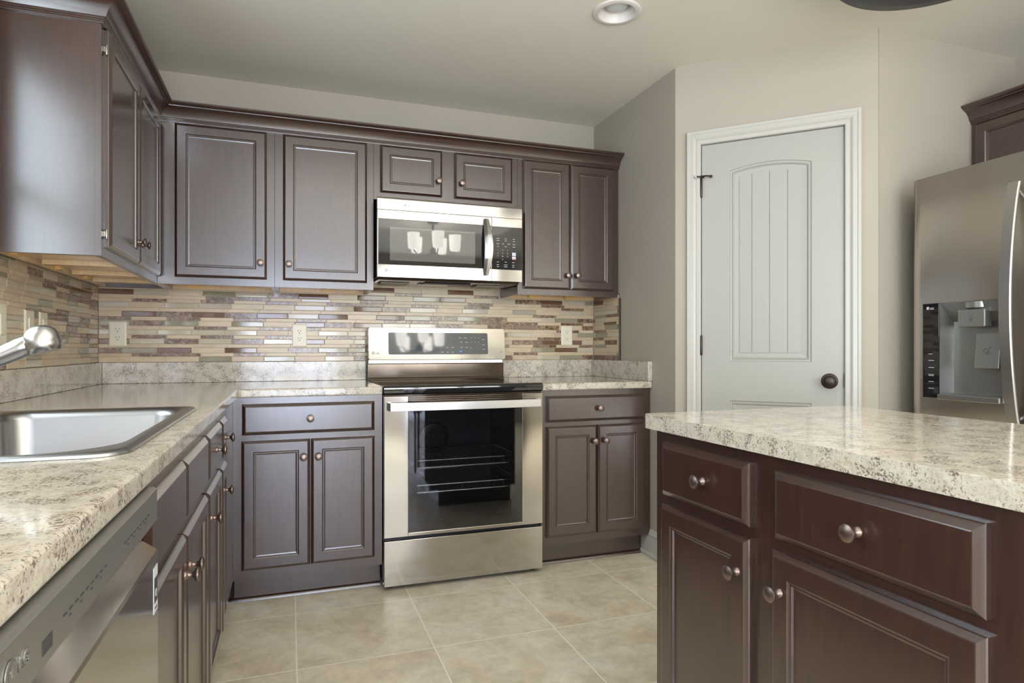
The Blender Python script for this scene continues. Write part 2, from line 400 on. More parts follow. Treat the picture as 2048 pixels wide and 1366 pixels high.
d.add([(PX0,DY,DZ0),(PX1,DY,DZ0),(PX1,DY,.20),(PX0,DY,.20)], [(0,1,2,3)]); d.add([(PX0,DY,.8385),(PX1,DY,.8385),(PX1,DY,1.023),(PX0,DY,1.023)], [(0,1,2,3)])
for i in range(len(a)-1):
    (xa, za), (xb, zb) = a[i], a[i+1]; d.add([(xa,DY,za),(xb,DY,zb),(xb,DY,DZ1),(xa,DY,DZ1)], [(0,1,2,3)])
d.add([(DX0,DY,DZ0),(DX1,DY,DZ0),(DX1,DY,DZ1),(DX0,DY,DZ1),(DX0,DY+.034,DZ0),(DX1,DY+.034,DZ0),(DX1,DY+.034,DZ1),(DX0,DY+.034,DZ1)],
      [(4,5,6,7),(0,1,5,4),(1,2,6,5),(2,3,7,6),(3,0,4,7)])
xs = [.2950, .3505, .4274, .5035, .5605]
for i in range(4):
    x0, x1 = xs[i]+.0018, xs[i+1]-.0018
    zt = lambda x: 1.925-.041+.023*(1-(2*(x-PX0)/(PX1-PX0)-1)**2)
    poly = [(x0, 1.0645), (x1, 1.0645), (x1, zt(x1)), ((x0+x1)/2, zt((x0+x1)/2)), (x0, zt(x0))]
    d.prism(poly, -(DY+.0118), -(DY+.0075), mapd)
struct(d.build('door_slab', 'doorwhite', door))
k = MB().lathe([(.034, 0), (.034, .004), (.031, .007), (.029, .007), (.026, .010), (.013, .012), (.011, .030), (.020, .036), (.0265, .046), (.0265, .054), (.021, .061), (.010, .0635), (0.001, .064)], (.6745, DY, .9395), 'y', 32, sgn=-1)
struct(k.build('door_knob', 'bronze', door, smooth=50))
for i, zc in enumerate((1.855, 1.098, .30)):
    h = MB().lathe([(.0055, -.046), (.0065, -.044), (.0065, .044), (.0055, .046), (.003, .050)], (.1235, -.007, zc), 'z', 12).box(.1215, -.004, zc-.045, .1262, .004, zc+.045)
    ho = struct(h.build('hinge', 'bronze', door, smooth=40))
    if i == 0:
        b = MB().tube([(.107, -.030, 1.9065), (.1235, -.014, 1.906), (.148, -.022, 1.907), (.166, -.018, 1.9045)], .0036, 8).lathe([(.007, 0), (.007, .006)], (.170, -.013, 1.9045), 'y', 10).box(.120, -.016, 1.900, .140, -.010, 1.912)
        struct(b.build('hinge_door_stop', 'bronze', door, smooth=40))
        struct(MB().lathe([(.006, 0), (.0075, .004), (.0065, .012)], (.103, -.030, 1.9065), 'y', 12, sgn=1).build('stop_pad', 'white', door, smooth=40))
struct(MB().box(.7290, -.004, .9135, .7342, .004, .9735).build('strike_plate', 'bronze', door))

# ================================================================== TILE BACKSPLASH
random.seed(4)
rowz = [1.0166]
pat = 'TsTsTsTsTsTsTssTsTs'
phase = [.131, .139, .0975, .109, .129, .139, .0975, .109, .129, .139, .0975, .109, .129, .140, .010, .1485, .0475, .043, .12]
for c_ in pat: rowz.append(rowz[-1]+(.0274 if c_ == 'T' else .01735))
P_ = .1520
# non-cream tiles of the back wall: row -> (left edge x, kind) read off the place. m marble k brown glass g sage b pale glass
BK = {0: 'g.435 g.74 b1.05 m1.20 m1.96 b2.27 g2.41 m2.56', 1: 'm.139 m.291 m.597 m1.05 m2.118', 2: 'm-.05 g.097 k.249 k.555 m.861 g1.01 g1.163 g2.23 k2.378',
      3: 'm1.176 m1.93 m2.237 m2.543', 4: 'k-.02 m.282 b.434 m.588 b.74 k.89 b1.96 m2.11 k2.26 k2.412 b2.56', 5: 'm.139 m.443 m.74 m1.053 m2.271',
      6: 'b.0975 b.25 b.56 b1.01 b1.16 g1.92 b2.07 g2.532', 7: 'm-.04 m.413 m.72 m.869 m2.393', 8: 'g-.02 m.13 g.282 g.588 k.89 m1.04 k1.2 m1.65 m1.96 k2.11 m2.262 m2.564',
      9: 'm-.01 m.292 m.598 m.9 m1.35 m1.51 m1.81 m1.97 m2.118 m2.423', 10: 'k.0975 m.25 k.40 m.555 k.705 b.86 k1.01 k1.31 g1.465 m1.62 g1.77 m1.925 b2.23 g2.38 m2.531',
      11: 'm2.239', 12: 'b-.02 b.287 b.9 k1.2 m1.345 b1.50 b1.80 g2.112 b2.416', 13: 'm.14 m.444 m.74 m1.05 m1.2 m1.50 m1.81 m2.424',
      14: 'm.466 m.617 b.92 m1.226 m1.834 m2.298', 15: 'k-.01 g.458 b.607 m.762 k.916 k1.21 g1.52 k1.67 b1.985 m2.129 k2.285 g2.591', 16: 'm1.417 m1.863', 17: 'k1.26 k1.72', 18: ''}
KI = {'m': 3, 'k': 4, 'g': 5, 'b': 2}
def tiles(mb, u0, u1, z_hi, f, table=None, rnd=.42, ph=0, r0=0):
    for r in range(r0, len(pat)):
        z0, z1 = rowz[r], rowz[r+1]-.0016
        if z0 > z_hi: break
        if z1 > z_hi+.003 and r0 == 0 and table is not None: break
        z1 = min(z1, z_hi)
        p0 = phase[r]+ph; sp = {}
        if table is not None:
            for e in table[r].split():
                sp[round((float(e[1:])-p0)/P_)] = KI[e[0]]
        i = math.floor((u0-p0)/P_)
        while p0+i*P_ < u1:
            a, b = max(u0, p0+i*P_), min(u1, p0+(i+1)*P_)-.0016
            if b-a > .004:
                if table is not None: kd = sp.get(i, None)
                else: kd = (random.choice([3, 3, 4, 5, 2]) if random.random() < rnd else None)
                if kd is None: kd = random.choice([0, 0, 0, 1, 2]) if pat[r] == 'T' else random.choice([0, 0, 1])
                bv = .0022 if kd in (2, 4, 5) else .0008; o = .0005 if kd in (2, 4, 5) else 0
                mb.loops([[f(a, z0, -.007), f(b, z0, -.007), f(b, z1, -.007), f(a, z1, -.007)],
                          [f(a, z0, -.001), f(b, z0, -.001), f(b, z1, -.001), f(a, z1, -.001)],
                          [f(a+bv, z0+bv, o), f(b-bv, z0+bv, o), f(b-bv, z1-bv, o), f(a+bv, z1-bv, o)]], False, True, kd)
            i += 1
tb = MB()
fb = lambda u, z, d: (u, -d-.0, z)
tiles(tb, 0.0008, W-.001, 1.400, fb, BK, r0=0); tiles(tb, 1.2606, 2.026, 1.45, fb, BK, r0=17)
tb.box(0, .0018, 1.0164, W, .0075, 1.45, 6)
tag(tb.build('tile_backsplash', TILE), 'mosaic strip tile backsplash in cream, brown and sage behind the range wall', 'backsplash')
tl = MB()
tiles(tl, -1.42, -.0016, 1.398, lambda u, z, d: (d, u, z), None, .40, .05)
tiles(tl, -2.48, -1.4216, 1.06, lambda u, z, d: (d, u, z), None, .40, .05)
tiles(tl, -3.10, -2.4816, 1.398, lambda u, z, d: (d, u, z), None, .40, .05)
for (y0, y1, z1) in ((-1.42, 0, 1.398), (-2.48, -1.42, 1.06), (-3.10, -2.48, 1.398)): tl.box(-.0075, y0, 1.0164, -.0018, y1, z1, 6)
tag(tl.build('tile_backsplash', TILE), 'mosaic strip tile backsplash on the left wall behind the faucet', 'backsplash')
tr = MB()
tiles(tr, -.318, -.0016, 1.398, lambda u, z, d: (W-d, u, z), None, .55, .03)
tr.box(W+.0018, -.318, 1.0164, W+.0075, 0, 1.398, 6)
o = tag(tr.build('tile_backsplash', TILE), 'narrow return of mosaic tile on the side wall right of the range', 'backsplash')
MB().prism([(W-.002, -.3205), (W-.002, -.330), (W+.0078, -.330), (W+.0078, -.3205)], 1.0168, 1.372, lambda u, v, h: (u, v, h)).build('edge_trim', 'wood', o)['label'] = 'dark wood edge strip'

# ================================================================== CABINETS
DPROF = [(0, 0), (0, .010), (.0015, .0125), (.006, .016), (.010, .0195), (.012, .020), (.046, .020), (.0475, .0185), (.0505, .0165), (.0535, .0165), (.055, .0115), (.060, .0105)]
SPROF = [(0, 0), (0, .010), (.0015, .0115), (.004, .0135), (.0125, .0195), (.0145, .020)]
def knob(parent, x, z, y, mat='copper'):
    return MB().lathe([(.0095, 0), (.0095, .002), (.0075, .004), (.0052, .007), (.0050, .013), (.0075, .017), (.0135, .0195), (.0155, .0225), (.0150, .0255), (.010, .0280), (.004, .0290), (.0005, .0291)], (x, y, z), 'y', 24, sgn=-1).build('knob', mat, parent, smooth=50)
def fronts(root, D, items):
    for it in items:
        kind, x0, x1, z0, z1 = it[:5]
        mb = MB().front(x0, z0, x1, z1, SPROF if kind in ('drawer_front', 'false_drawer_front') else DPROF, -D)
        o = mb.build(kind, 'wood', root)
        if kind == 'cabinet_door':            # hinges on the far side of the knob
            pass
        for kp in it[5:]: knob(o, kp[0], kp[1], -D-.020)
def base_cabinet(name, label, loc, rz, Wd, D, items, group=None, kick=True, cat='cabinet', body=None, shoe=None, top=.877):
    r = thing(name, label, cat, loc, rz, group)
    b = MB(); bx = body or (0, Wd)
    b.box(bx[0], -D, .1123, bx[1], -D+.0188, .877).box(bx[0], -D+.0186, .1123, bx[1], -.02, .130)
    b.box(bx[0], -D+.0186, .1298, bx[0]+.016, -.0202, top).box(bx[1]-.016, -D+.0186, .1298, bx[1], -.0202, top).box(bx[0]+.0158, -.032, .1298, bx[1]-.0158, -.0202, .70)
    b.build('cabinet_body', 'wood', r)
    if kick:
        MB().box(bx[0], -D+.070, .001, bx[1], -.05, .112).build('toe_kick', 'wood', r)
        q = [(0, 0)]+[(.017*cos(i*pi/12), .017*sin(i*pi/12)) for i in range(7)]
        s0, s1 = shoe or bx
        MB().prism([(-D+.070-u, v+.0005) for u, v in q], s0, s1, lambda u, v, h: (h, u, v)).build('shoe_moulding', 'wood', r, smooth=40)
    fronts(r, D, items); return r
FD = .640
# back wall left of range
base_cabinet('base_cabinet', 'dark wood base cabinet directly left of the range, one drawer over two doors', (0, 0, 0), 0, 1.2555, FD,
    [('drawer_front', .676, 1.2205, .720, .850, (.9477, .783)),
     ('cabinet_door', .6735, .9470, .1535, .6955, (.9195, .6185)), ('cabinet_door', .9500, 1.2210, .1535, .6955, (.9805, .6175))], body=(.6405, 1.2555), shoe=(.5705, 1.2555))
base_cabinet('base_cabinet', 'dark wood base cabinet between the range and the pale side wall', (0, 0, 0), 0, W, FD,
    [('drawer_front', 2.0509, 2.6010, .720, .849, (2.3363, .783)),
     ('cabinet_door', 2.0509, 2.3262, .1535, .6985, (2.3080, .6188)), ('cabinet_door', 2.3300, 2.6020, .1535, .6985, (2.3690, .6189))], body=(2.0245, W+.004))
# left run (fronts face +x). local x runs from -y to +y; world y = y0 + lx
R90 = pi/2
base_cabinet('base_cabinet', 'narrow dark base cabinet tucked in the inside corner, slim drawer over slim door', (0, -1.2795, 0), R90, .64, FD,
    [('drawer_front', .0145, .170, .720, .850, (.0930, .785)), ('cabinet_door', .0145, .170, .1535, .6955, (.0445, .6185))], body=(.0, .6385), shoe=(0, .6915))
base_cabinet('base_cabinet', 'dark base cabinet between the sink cabinet and the narrow corner cabinet', (0, -1.6410, 0), R90, .36, FD,
    [('drawer_front', .0150, .3480, .720, .850, (.1815, .785)), ('cabinet_door', .0150, .3480, .1535, .6955, (.0450, .6185))], body=(0, .3605), top=.70)
base_cabinet('sink_base_cabinet', 'dark sink cabinet beside the dishwasher with two blank drawer fronts over paired doors', (0, -2.4115, 0), R90, .77, FD,
    [('false_drawer_front', .0120, .3825, .720, .850), ('false_drawer_front', .3890, .7595, .720, .850),
     ('cabinet_door', .0120, .3825, .1535, .6955, (.3525, .6185)), ('cabinet_door', .3890, .7595, .1535, .6955, (.4190, .6185))], body=(0, .7695), top=.70)

def upper_cabinet(name, label, loc, rz, x0, x1, D, h, items, cat='cabinet', under=True, rails=(), group=None):
    r = thing(name, label, cat, loc, rz, group); t = .016; b = MB()
    b.box(x0, -D+.0188, 0, x0+t, -.009, h).box(x1-t, -D+.0188, 0, x1, -.009, h).box(x0+t, -D+.0188, h-.016, x1-t, -.009, h)
    b.box(x0+t, -.016, .02, x1-t, -.009, h-.016)
    b.box(x0, -D, 0, x1, -D+.0186, h)
    b.build('cabinet_body', 'wood', r)
    if under:
        u = MB().box(x0+t+.0005, -D+.019, .018, x1-t-.0005, -.0165, .030).build('underside_panel', 'maple', r); u['label'] = 'unfinished maple underside'
        MB().box(x0+t+.001, -.0340, 0.001, x1-t-.001, -.0175, .0178).build('mounting_rail', 'maple', r)['label'] = 'unfinished maple rail'
        for rx in rails:
            MB().box(rx-.03, -.052, .004, rx+.03, -.0345, .0176).build('corner_block', 'maple_dark', r)['label'] = 'amber glue block'
    fronts(r, D, items); return r
UD = .303; UZ = 1.3773; UH = 2.170-UZ
upper_cabinet('upper_cabinet', 'upper cabinet in the back corner with one wide door, knob at its right', (0, 0, UZ), 0, .3040, .7965, UD, UH,
    [('cabinet_door', .3735, .7620, 1.409-UZ, 2.1045-UZ, (.7345, 1.486-UZ))], rails=(.42, .68))
upper_cabinet('upper_cabinet', 'upper cabinet left of the microwave with one wide door, knob at its left', (0, 0, UZ), 0, .7980, 1.2590, UD, UH,
    [('cabinet_door', .8340, 1.2265, 1.409-UZ, 2.1045-UZ, (.8600, 1.486-UZ))], rails=(1.05,))
upper_cabinet('upper_cabinet', 'short two-door upper cabinet directly above the microwave', (0, 0, 1.832), 0, 1.2605, 2.0260, UD, 2.170-1.832,
    [('cabinet_door', 1.2915, 1.6080, .034, 2.1045-1.832, (1.5884, 1.946-1.832)), ('cabinet_door', 1.6737, 1.9930, .034, 2.1045-1.832, (1.7111, 1.945-1.832))], under=False)
upper_cabinet('upper_cabinet', 'tall two-door upper cabinet between the microwave and the side wall', (0, 0, UZ), 0, 2.0275, W+.0035, UD, UH,
    [('cabinet_door', 2.0548, 2.3320, 1.409-UZ, 2.1090-UZ, (2.3150, 1.4875-UZ)), ('cabinet_door', 2.3365, 2.6090, 1.409-UZ, 2.1090-UZ, (2.3738, 1.489-UZ))], rails=(2.22, 2.45))
u = upper_cabinet('upper_cabinet', 'upper cabinet on the left wall over the sink end, flat side panel towards the camera', (0, -1.2000, UZ), R90, 0, 1.2, UD, UH,
    [('cabinet_door', .0350, .4535, 1.409-UZ, 2.1045-UZ, (.4180, 1.487-UZ)), ('cabinet_door', .4580, .8700, 1.409-UZ, 2.1045-UZ, (.4960, 1.487-UZ))], rails=(.12, .52, .86))
for (lx) in (.30, .62, .90):
    MB().box(lx, -UD+.02, -.0, lx+.020, -.053, .0176).build('cross_strip', 'maple', u)['label'] = 'unfinished maple strip'
for zc in (1.450, 2.040):
    MB().box(.024, -UD-.0060, zc-UZ-.008, .0345, -UD-.0005, zc-UZ+.008).lathe([(.0030, -.016), (.0042, -.014), (.0042, .014), (.003, .016)], (.0300, -UD-.0075, zc-UZ), 'z', 10).build('hinge', 'hardware', u, smooth=40)
# crown moulding
CR = [(-.002, 2.108), (.004, 2.108), (.0045, 2.1125), (.007, 2.1140), (.007, 2.1180), (.010, 2.1195), (.010, 2.1240), (.014, 2.1255), (.016, 2.131), (.021, 2.142),
      (.029, 2.153), (.039, 2.162), (.050, 2.1665), (.0525, 2.1670), (.0530, 2.1705), (.060, 2.1730), (.066, 2.1780), (.068, 2.1815), (.068, 2.1862), (-.002, 2.1862)]
c0 = MB().sweep(CR, [(-.006, -1.2025), (UD+.0025, -1.2025), (UD+.0025, -UD-.0025), (W+.006, -UD-.0025)], I3)
tag(c0.build('crown_moulding', 'wood', smooth=28), 'dark crown moulding running along the tops of the left and back upper cabinets', 'crown moulding')

# ================================================================== COUNTERTOPS
import bmesh
def slab(name, outer, hole, z0, z1, parent, bev=.007):
    bm = bmesh.new()
    def loop(pts):
        vs = [bm.verts.new((x, y, z0)) for x, y in pts]; return [bm.edges.new((vs[i], vs[(i+1) % len(vs)])) for i in range(len(vs))]
    e = loop(outer); 
    if hole: e += loop(hole)
    r = bmesh.ops.triangle_fill(bm, use_beauty=True, edges=e)
    fs = [g for g in r['geom'] if isinstance(g, bmesh.types.BMFace)]
    ex = bmesh.ops.extrude_face_region(bm, geom=fs)
    for v in [g for g in ex['geom'] if isinstance(g, bmesh.types.BMVert)]: v.co.z = z1
    bmesh.ops.recalc_face_normals(bm, faces=bm.faces)
    me = bpy.data.meshes.new(name); bm.to_mesh(me); bm.free(); me.materials.append(M['granite'])
    o = bpy.data.objects.new(name, me); col.objects.link(o); o.parent = parent
    b = o.modifiers.new('bevel', 'BEVEL'); b.width = bev; b.segments = 4; b.limit_method = 'ANGLE'; b.angle_limit = math.radians(60)
    return o
CT, CB, CD = .914, .8780, .6632
SX0, SX1, SY0, SY1 = .100, .617, -2.362, -1.515
ct = thing('countertop', 'speckled cream granite countertop holding the steel sink, left of the range', 'countertop', (0, 0, 0))
rad = [(CD+.012, -CD), (CD+.0035, -CD-.0035), (CD, -CD-.012)]
slab('granite_slab', [(-.006, -3.10), (CD, -3.10), (CD, -CD-.012), (CD+.0035, -CD-.0035), (CD+.012, -CD), (1.2560, -CD), (1.2560, .006), (-.006, .006)],
     [(x, y) for x, y in rrect(SX0+.022, SY0+.018, SX1-.022, SY1-.018, [.09, .05, .05, .09])], CB, CT, ct)
MB().box(-.006, -3.10, CT+.0003, .020, .006, 1.0158).build('splash_strip', 'granite', ct, bevel=.002)
MB().box(.0203, -.020, CT+.0003, 1.2540, .006, 1.0158).build('splash_strip', 'granite', ct, bevel=.002)
ct2 = thing('countertop', 'short cream granite countertop between the range and the side wall', 'countertop', (2.0225, 0, 0))
ct2.location = (0, 0, 0)
slab('granite_slab', [(2.0230, -CD), (W+.006, -CD), (W+.006, .006), (2.0230, .006)], None, CB, CT, ct2)
MB().box(2.0240, -.020, CT+.0003, W-.0203, .006, 1.0158).build('splash_strip', 'granite', ct2, bevel=.002)
MB().box(W-.020, -CD, CT+.0003, W+.006, .006, 1.0158).build('splash_strip', 'granite', ct2, bevel=.002)

# ================================================================== SINK
s = thing('kitchen_sink', 'stainless steel drop-in sink set in the granite beside the left wall', 'sink', ((SX0+SX1)/2, (SY0+SY1)/2, CT))
def lp(x0, y0, x1, y1, r, z): return [(x-s.location.x, y-s.location.y, z-CT) for x, y in rrect(x0, y0, x1, y1, r, 8)]
ix0, ix1, iy0, iy1 = .190, .578, -2.318, -1.562; RI = [.13, .06, .05, .07]
R1 = [.055, .045, .04, .04]
m_ = MB().loops([lp(SX0, SY0, SX1, SY1, R1, CT+.0006), lp(SX0+.001, SY0+.001, SX1-.001, SY1-.001, R1, CT+.005), lp(SX0+.005, SY0+.005, SX1-.005, SY1-.005, R1, CT+.0078),
     lp(SX0+.014, SY0+.013, SX1-.013, SY1-.013, R1, CT+.0078), lp(ix0-.010, iy0-.010, ix1+.010, iy1+.010, RI, CT+.0055), lp(ix0, iy0, ix1, iy1, RI, CT-.002),
     lp(ix0+.003, iy0+.003, ix1-.003, iy1-.003, RI, CT-.012), lp(ix0+.010, iy0+.010, ix1-.010, iy1-.010, RI, CT-.150), lp(ix0+.020, iy0+.020, ix1-.020, iy1-.020, RI, CT-.172),
     lp(ix0+.045, iy0+.045, ix1-.045, iy1-.045, [.09, .03, .02, .04], CT-.182), lp(.36, -1.97, .42, -1.91, [.029]*4, CT-.186)], False, True)
m_.build('sink_basin', 'sinksteel', s, smooth=40)
MB().lathe([(.042, 0), (.045, .002), (.040, .004), (.030, .003), (.012, .001)], (.39-s.location.x, -1.94-s.location.y, -.1845), 'z', 24).build('drain_strainer', 'chrome', s, smooth=40)

# ================================================================== FAUCET
FY = -1.93
f = thing('kitchen_faucet', 'brushed nickel pull-out faucet angled over the sink', 'faucet', (.128, FY, CT+.0080))
f.location = (.128, FY, CT+.0080); O = (.128, FY, CT+.0080)
MB().lathe([(.030, 0), (.031, .003), (.028, .008), (.025, .012), (.0245, .075), (.022, .086), (.012, .092), (.001, .093)], (0, 0, 0), 'z', 28).build('faucet_base', 'nickel', f, smooth=50)
def P3(x, z): return (x-O[0], 0, z-O[2])
MB().tube([P3(.135, .985), P3(.20, 1.021), P3(.26, 1.050), P3(.305, 1.0695), P3(.335, 1.085), P3(.352, 1.0935), P3(.366, 1.098)], [.019, .0190, .0192, .0195, .021, .0205, .012], 20).build('spout', 'nickel', f, smooth=50)
# spray head: domed cylinder tilted downwards
hd = MB(); ax = (.27, -.963); pr = (.963, .27); c = (.3735, 1.1035); ls = []
for r_, h_ in ((.004, -.0300), (.013, -.0285), (.021, -.0240), (.0275, -.0170), (.0318, -.007), (.0335, .004), (.0330, .014), (.0305, .022), (.0275, .0270), (.0235, .0275), (.002, .0270)):
    l = []
    for i in range(28):
        a = 2*pi*i/28; q = r_*cos(a); l.append((c[0]+ax[0]*h_+pr[0]*q-O[0], r_*sin(a), c[1]+ax[1]*h_+pr[1]*q-O[2]))
    ls.append(l)
hd.loops(ls, True, True).build('spray_head', 'nickel', f, smooth=50)
MB().tube([(0, 0, .088), (-.002, -.012, .115), (-.004, -.05, .150), (-.004, -.075, .160)], [.009, .007, .006, .005], 12).build('lever_handle', 'nickel', f, smooth=50)

# ================================================================== OUTLETS
def outlet(label, loc, rz, w_=.0745, h_=.1195, kind='outlet', nm='wall_outlet', group=None):
    r = thing(nm, label, 'outlet' if kind == 'outlet' else 'switch', loc, rz, group)
    MB().front(-w_/2, -h_/2, w_/2, h_/2, [(0, 0), (0, .0035), (.003, .0055), (.006, .0062)], -.0006).build('cover_plate', 'almond', r)
    if kind == 'outlet':
        for s_ in (1, -1):
            zc = s_*.0198; pts = []
            for i in range(24):
                a = 2*pi*i/24; x, z = .0172*cos(a), .0172*sin(a); pts.append((x, max(-.0138, min(.0138, z))+zc))
            rc = MB().prism(pts, .0060, .0083, lambda u, v, h: (u, -h, v)).build('receptacle', 'almond', r)
            sl = MB().box(-.0078, -.0090, zc+.0005, -.0056, -.0082, zc+.0085).box(.0056, -.0090, zc+.0015, .0078, -.0082, zc+.0080).lathe([(.0026, 0), (.0026, .0008)], (0, -.0082, zc-.0070), 'y', 12, sgn=-1)
            sl.build('slots', 'slot', rc)['label'] = 'dark plug slots'
        MB().lathe([(.0028, 0), (.0024, .0010)], (0, -.0066, 0), 'y', 12, sgn=-1).build('screw', 'almond', r)
    else:
        for x in ((-.023, .023) if w_ > .1 else (0,)):
            MB().front(x-.0165, -.0335, x+.0165, .0335, [(0, 0), (0, .002), (.002, .0035), (.003, .0035)], -.0066).build('rocker', 'almond', r)
    return r
outlet('almond outlet on the tile nearest the inside corner', (.0815, 0, 1.154), 0)
outlet('almond outlet on the tile just left of the range', (.9130, 0, 1.1525), 0)
outlet('almond outlet on the tile right of the range', (2.4555, 0, 1.1625), 0)
outlet('almond rocker switch plate on the left wall, middle one just above the faucet head', (0, -.860, 1.1585), R90, .0800, .1195, 'switch', 'light_switch')
outlet('almond rocker switch plate on the left wall, farthest towards the corner', (0, -.7270, 1.1585), R90, .0760, .1195, 'switch', 'light_switch')
outlet('wide almond switch plate at the extreme left edge, behind the faucet', (0, -1.1150, 1.1600), R90, .1250, .1330, 'switch', 'light_switch')

# ================================================================== RANGE
RX = 1.2574; RW = .7621; FR = -.6816
r = thing('electric_range', 'stainless steel slide-in electric range with glass oven door and black cooktop', 'range', (RX, 0, 0))
b = MB()                                                # shell round an open oven cavity
b.box(.003, -.640, .030, RW-.003, -.03, .290).box(.003, -.640, .845, RW-.003, -.03, .9035).box(.003, -.640, .290, .085, -.03, .845).box(RW-.085, -.640, .290, RW-.003, -.03, .845).box(.085, -.12, .290, RW-.085, -.03, .845)
b.build('range_body', 'charcoal', r)
cv = MB().box(.0855, -.638, .2905, RW-.0855, -.123, .2945).box(.0855, -.638, .8405, RW-.0855, -.123, .8445).box(.0855, -.638, .2950, .0895, -.123, .84).box(RW-.0895, -.638, .2950, RW-.0855, -.123, .84).box(.09, -.127, .295, RW-.09, -.123, .84)
cv.build('oven_liner', 'enamel', r)
fan = MB().lathe([(.085, 0), (.085, .008), (.080, .011), (.05, .012), (.02, .012)], (.345, -.1275, .60), 'y', 40, sgn=-1)
for q in range(5):
    rr = .020+q*.014
    fan.tube([(.345+rr*cos(t_*pi/12), -.1405, .60+rr*sin(t_*pi/12)) for t_ in range(25)], .0022, 6)
fan.build('convection_fan_cover', 'charcoal', r, smooth=40)
for zc in (.560, .445):
    rk = MB()
    for (ya, zz) in ((-.615, zc-.030), (-.600, zc), (-.20, zc)): rk.tube([(.095, ya, zz), (RW-.095, ya, zz)], .0034, 8)
    for i in range(2): x = .097+i*(RW-.194); rk.tube([(x, -.615, zc), (x, -.17, zc)], .0034, 8)
    for i in range(11): x = .125+i*.0512; rk.tube([(x, -.615, zc-.030), (x, -.600, zc), (x, -.19, zc)], .0020, 6)
    rk.build('oven_rack', 'chrome', r, smooth=40)
# door
dr = MB()
DZ_0, DZ_1 = .2390, .8690; gx0, gx1 = .1085, .6570; gz0 = .2540
dr.box(.0015, FR, DZ_0, gx0, -.6450, DZ_1).box(gx1, FR, DZ_0, RW-.0015, -.6450, DZ_1).box(gx0, FR, DZ_0, gx1, -.6450, gz0)
door_o = dr.build('oven_door', 'steel', r, bevel=.0015)
MB().box(gx0+.0003, FR+.0005, gz0+.0003, gx1-.0003, FR+.0045, .8400).build('oven_window', 'ovenglass', door_o)['label'] = 'tinted see-through oven glass'
vb = MB().box(gx0+.0003, FR+.012, .8405, gx1-.0003, -.6455, DZ_1)
for q in range(3): vb.box(gx0+.012, FR+.004, .8430+q*.0088, gx1-.012, FR+.012, .8475+q*.0088)
vb.build('door_vent', 'bronzeglass', door_o)
fr = MB()
for bx_ in ((gx0+.0003, .2545, gx0+.042, .8400), (gx1-.042, .2545, gx1-.0003, .8400), (gx0+.042, .2545, gx1-.042, .295), (gx0+.042, .815, gx1-.042, .8400)): fr.box(bx_[0], FR+.0060, bx_[1], bx_[2], -.6455, bx_[3])
fr.build('window_mask', simple('door_mask', (.022, .018, .016), .3), door_o)
hp = [(.0150, FR-.0005), (.0185, FR-.036), (.032, FR-.050), (RW/2, FR-.056), (RW-.032, FR-.050), (RW-.0185, FR-.036), (RW-.0150, FR-.0005)]
hh = MB(); ls = []
n_ = 16; pts = [(.0200, FR), (.0150, FR-.014), (.0240, FR-.038)]+[(.024+(RW-.048)*i/n_, FR-.038-.016*sin(pi*i/n_)) for i in range(1, n_)]+[(RW-.024, FR-.038), (RW-.0150, FR-.014), (RW-.0200, FR)]
for i, (x, y) in enumerate(pts):
    ls.append([(x, y, .8060), (x, y, .8425), (x, y+.011 if 1 < i < len(pts)-2 else y+.001, .8425), (x, y+.011 if 1 < i < len(pts)-2 else y+.001, .8060)])
ls2 = []
for i, (x, y) in enumerate(pts):
    xi = x+(.011 if i < 3 else (-.011 if i > len(pts)-4 else 0)); yi = y if i in (0, len(pts)-1) else y+.010
    ls2.append([(x, y, .8070), (x, y, .8430), (xi, yi, .8430), (xi, yi, .8070)])
hh.loops(ls2, True, True).build('oven_handle', 'satin', door_o, smooth=35, bevel=.003)
MB().box(.0015, FR, .0215, RW-.0015, -.6450, .2235).build('storage_drawer', 'steel', r, bevel=.002)
# cooktop
ckp = [(-.030, .9040), (-.030, .9150), (-.640, .9150), (-.655, .9185), (-.668, .9185), (-.679, .9150), (-.6850, .9080), (-.6860, .8990), (-.684, .8850), (-.676, .8780), (-.650, .8760), (-.650, .9040)]
MB().prism(ckp, .0, RW, lambda u, v, h: (h, u, v)).build('cooktop', 'blackglass', r, smooth=25, bevel=.0015)
bu = MB()
for (cx_, cy_, rr) in ((.19, -.50, .11), (.57, -.50, .09), (.19, -.22, .075), (.57, -.22, .075), (.38, -.36, .05)):
    for q in (0, .012): bu.loops([[(cx_+(rr-q)*cos(2*pi*i/40), cy_+(rr-q)*sin(2*pi*i/40), .9153) for i in range(40)], [(cx_+(rr-q-.0012)*cos(2*pi*i/40), cy_+(rr-q-.0012)*sin(2*pi*i/40), .9153) for i in range(40)]], False, False)
bu.build('burner_marks', 'printdark', r)
MB().box(.004, FR+.012, .8705, RW-.004, -.6460, .8755).build('cooktop_gap_trim', 'bronzeglass', r)
for x in (.035, RW-.035):
    for y in (-.62, -.10):
        MB().lathe([(.018, 0), (.018, .006), (.008, .010), (.008, .029)], (x, y, .0008), 'z', 16).build('levelling_foot', 'rubber', r, smooth=40)
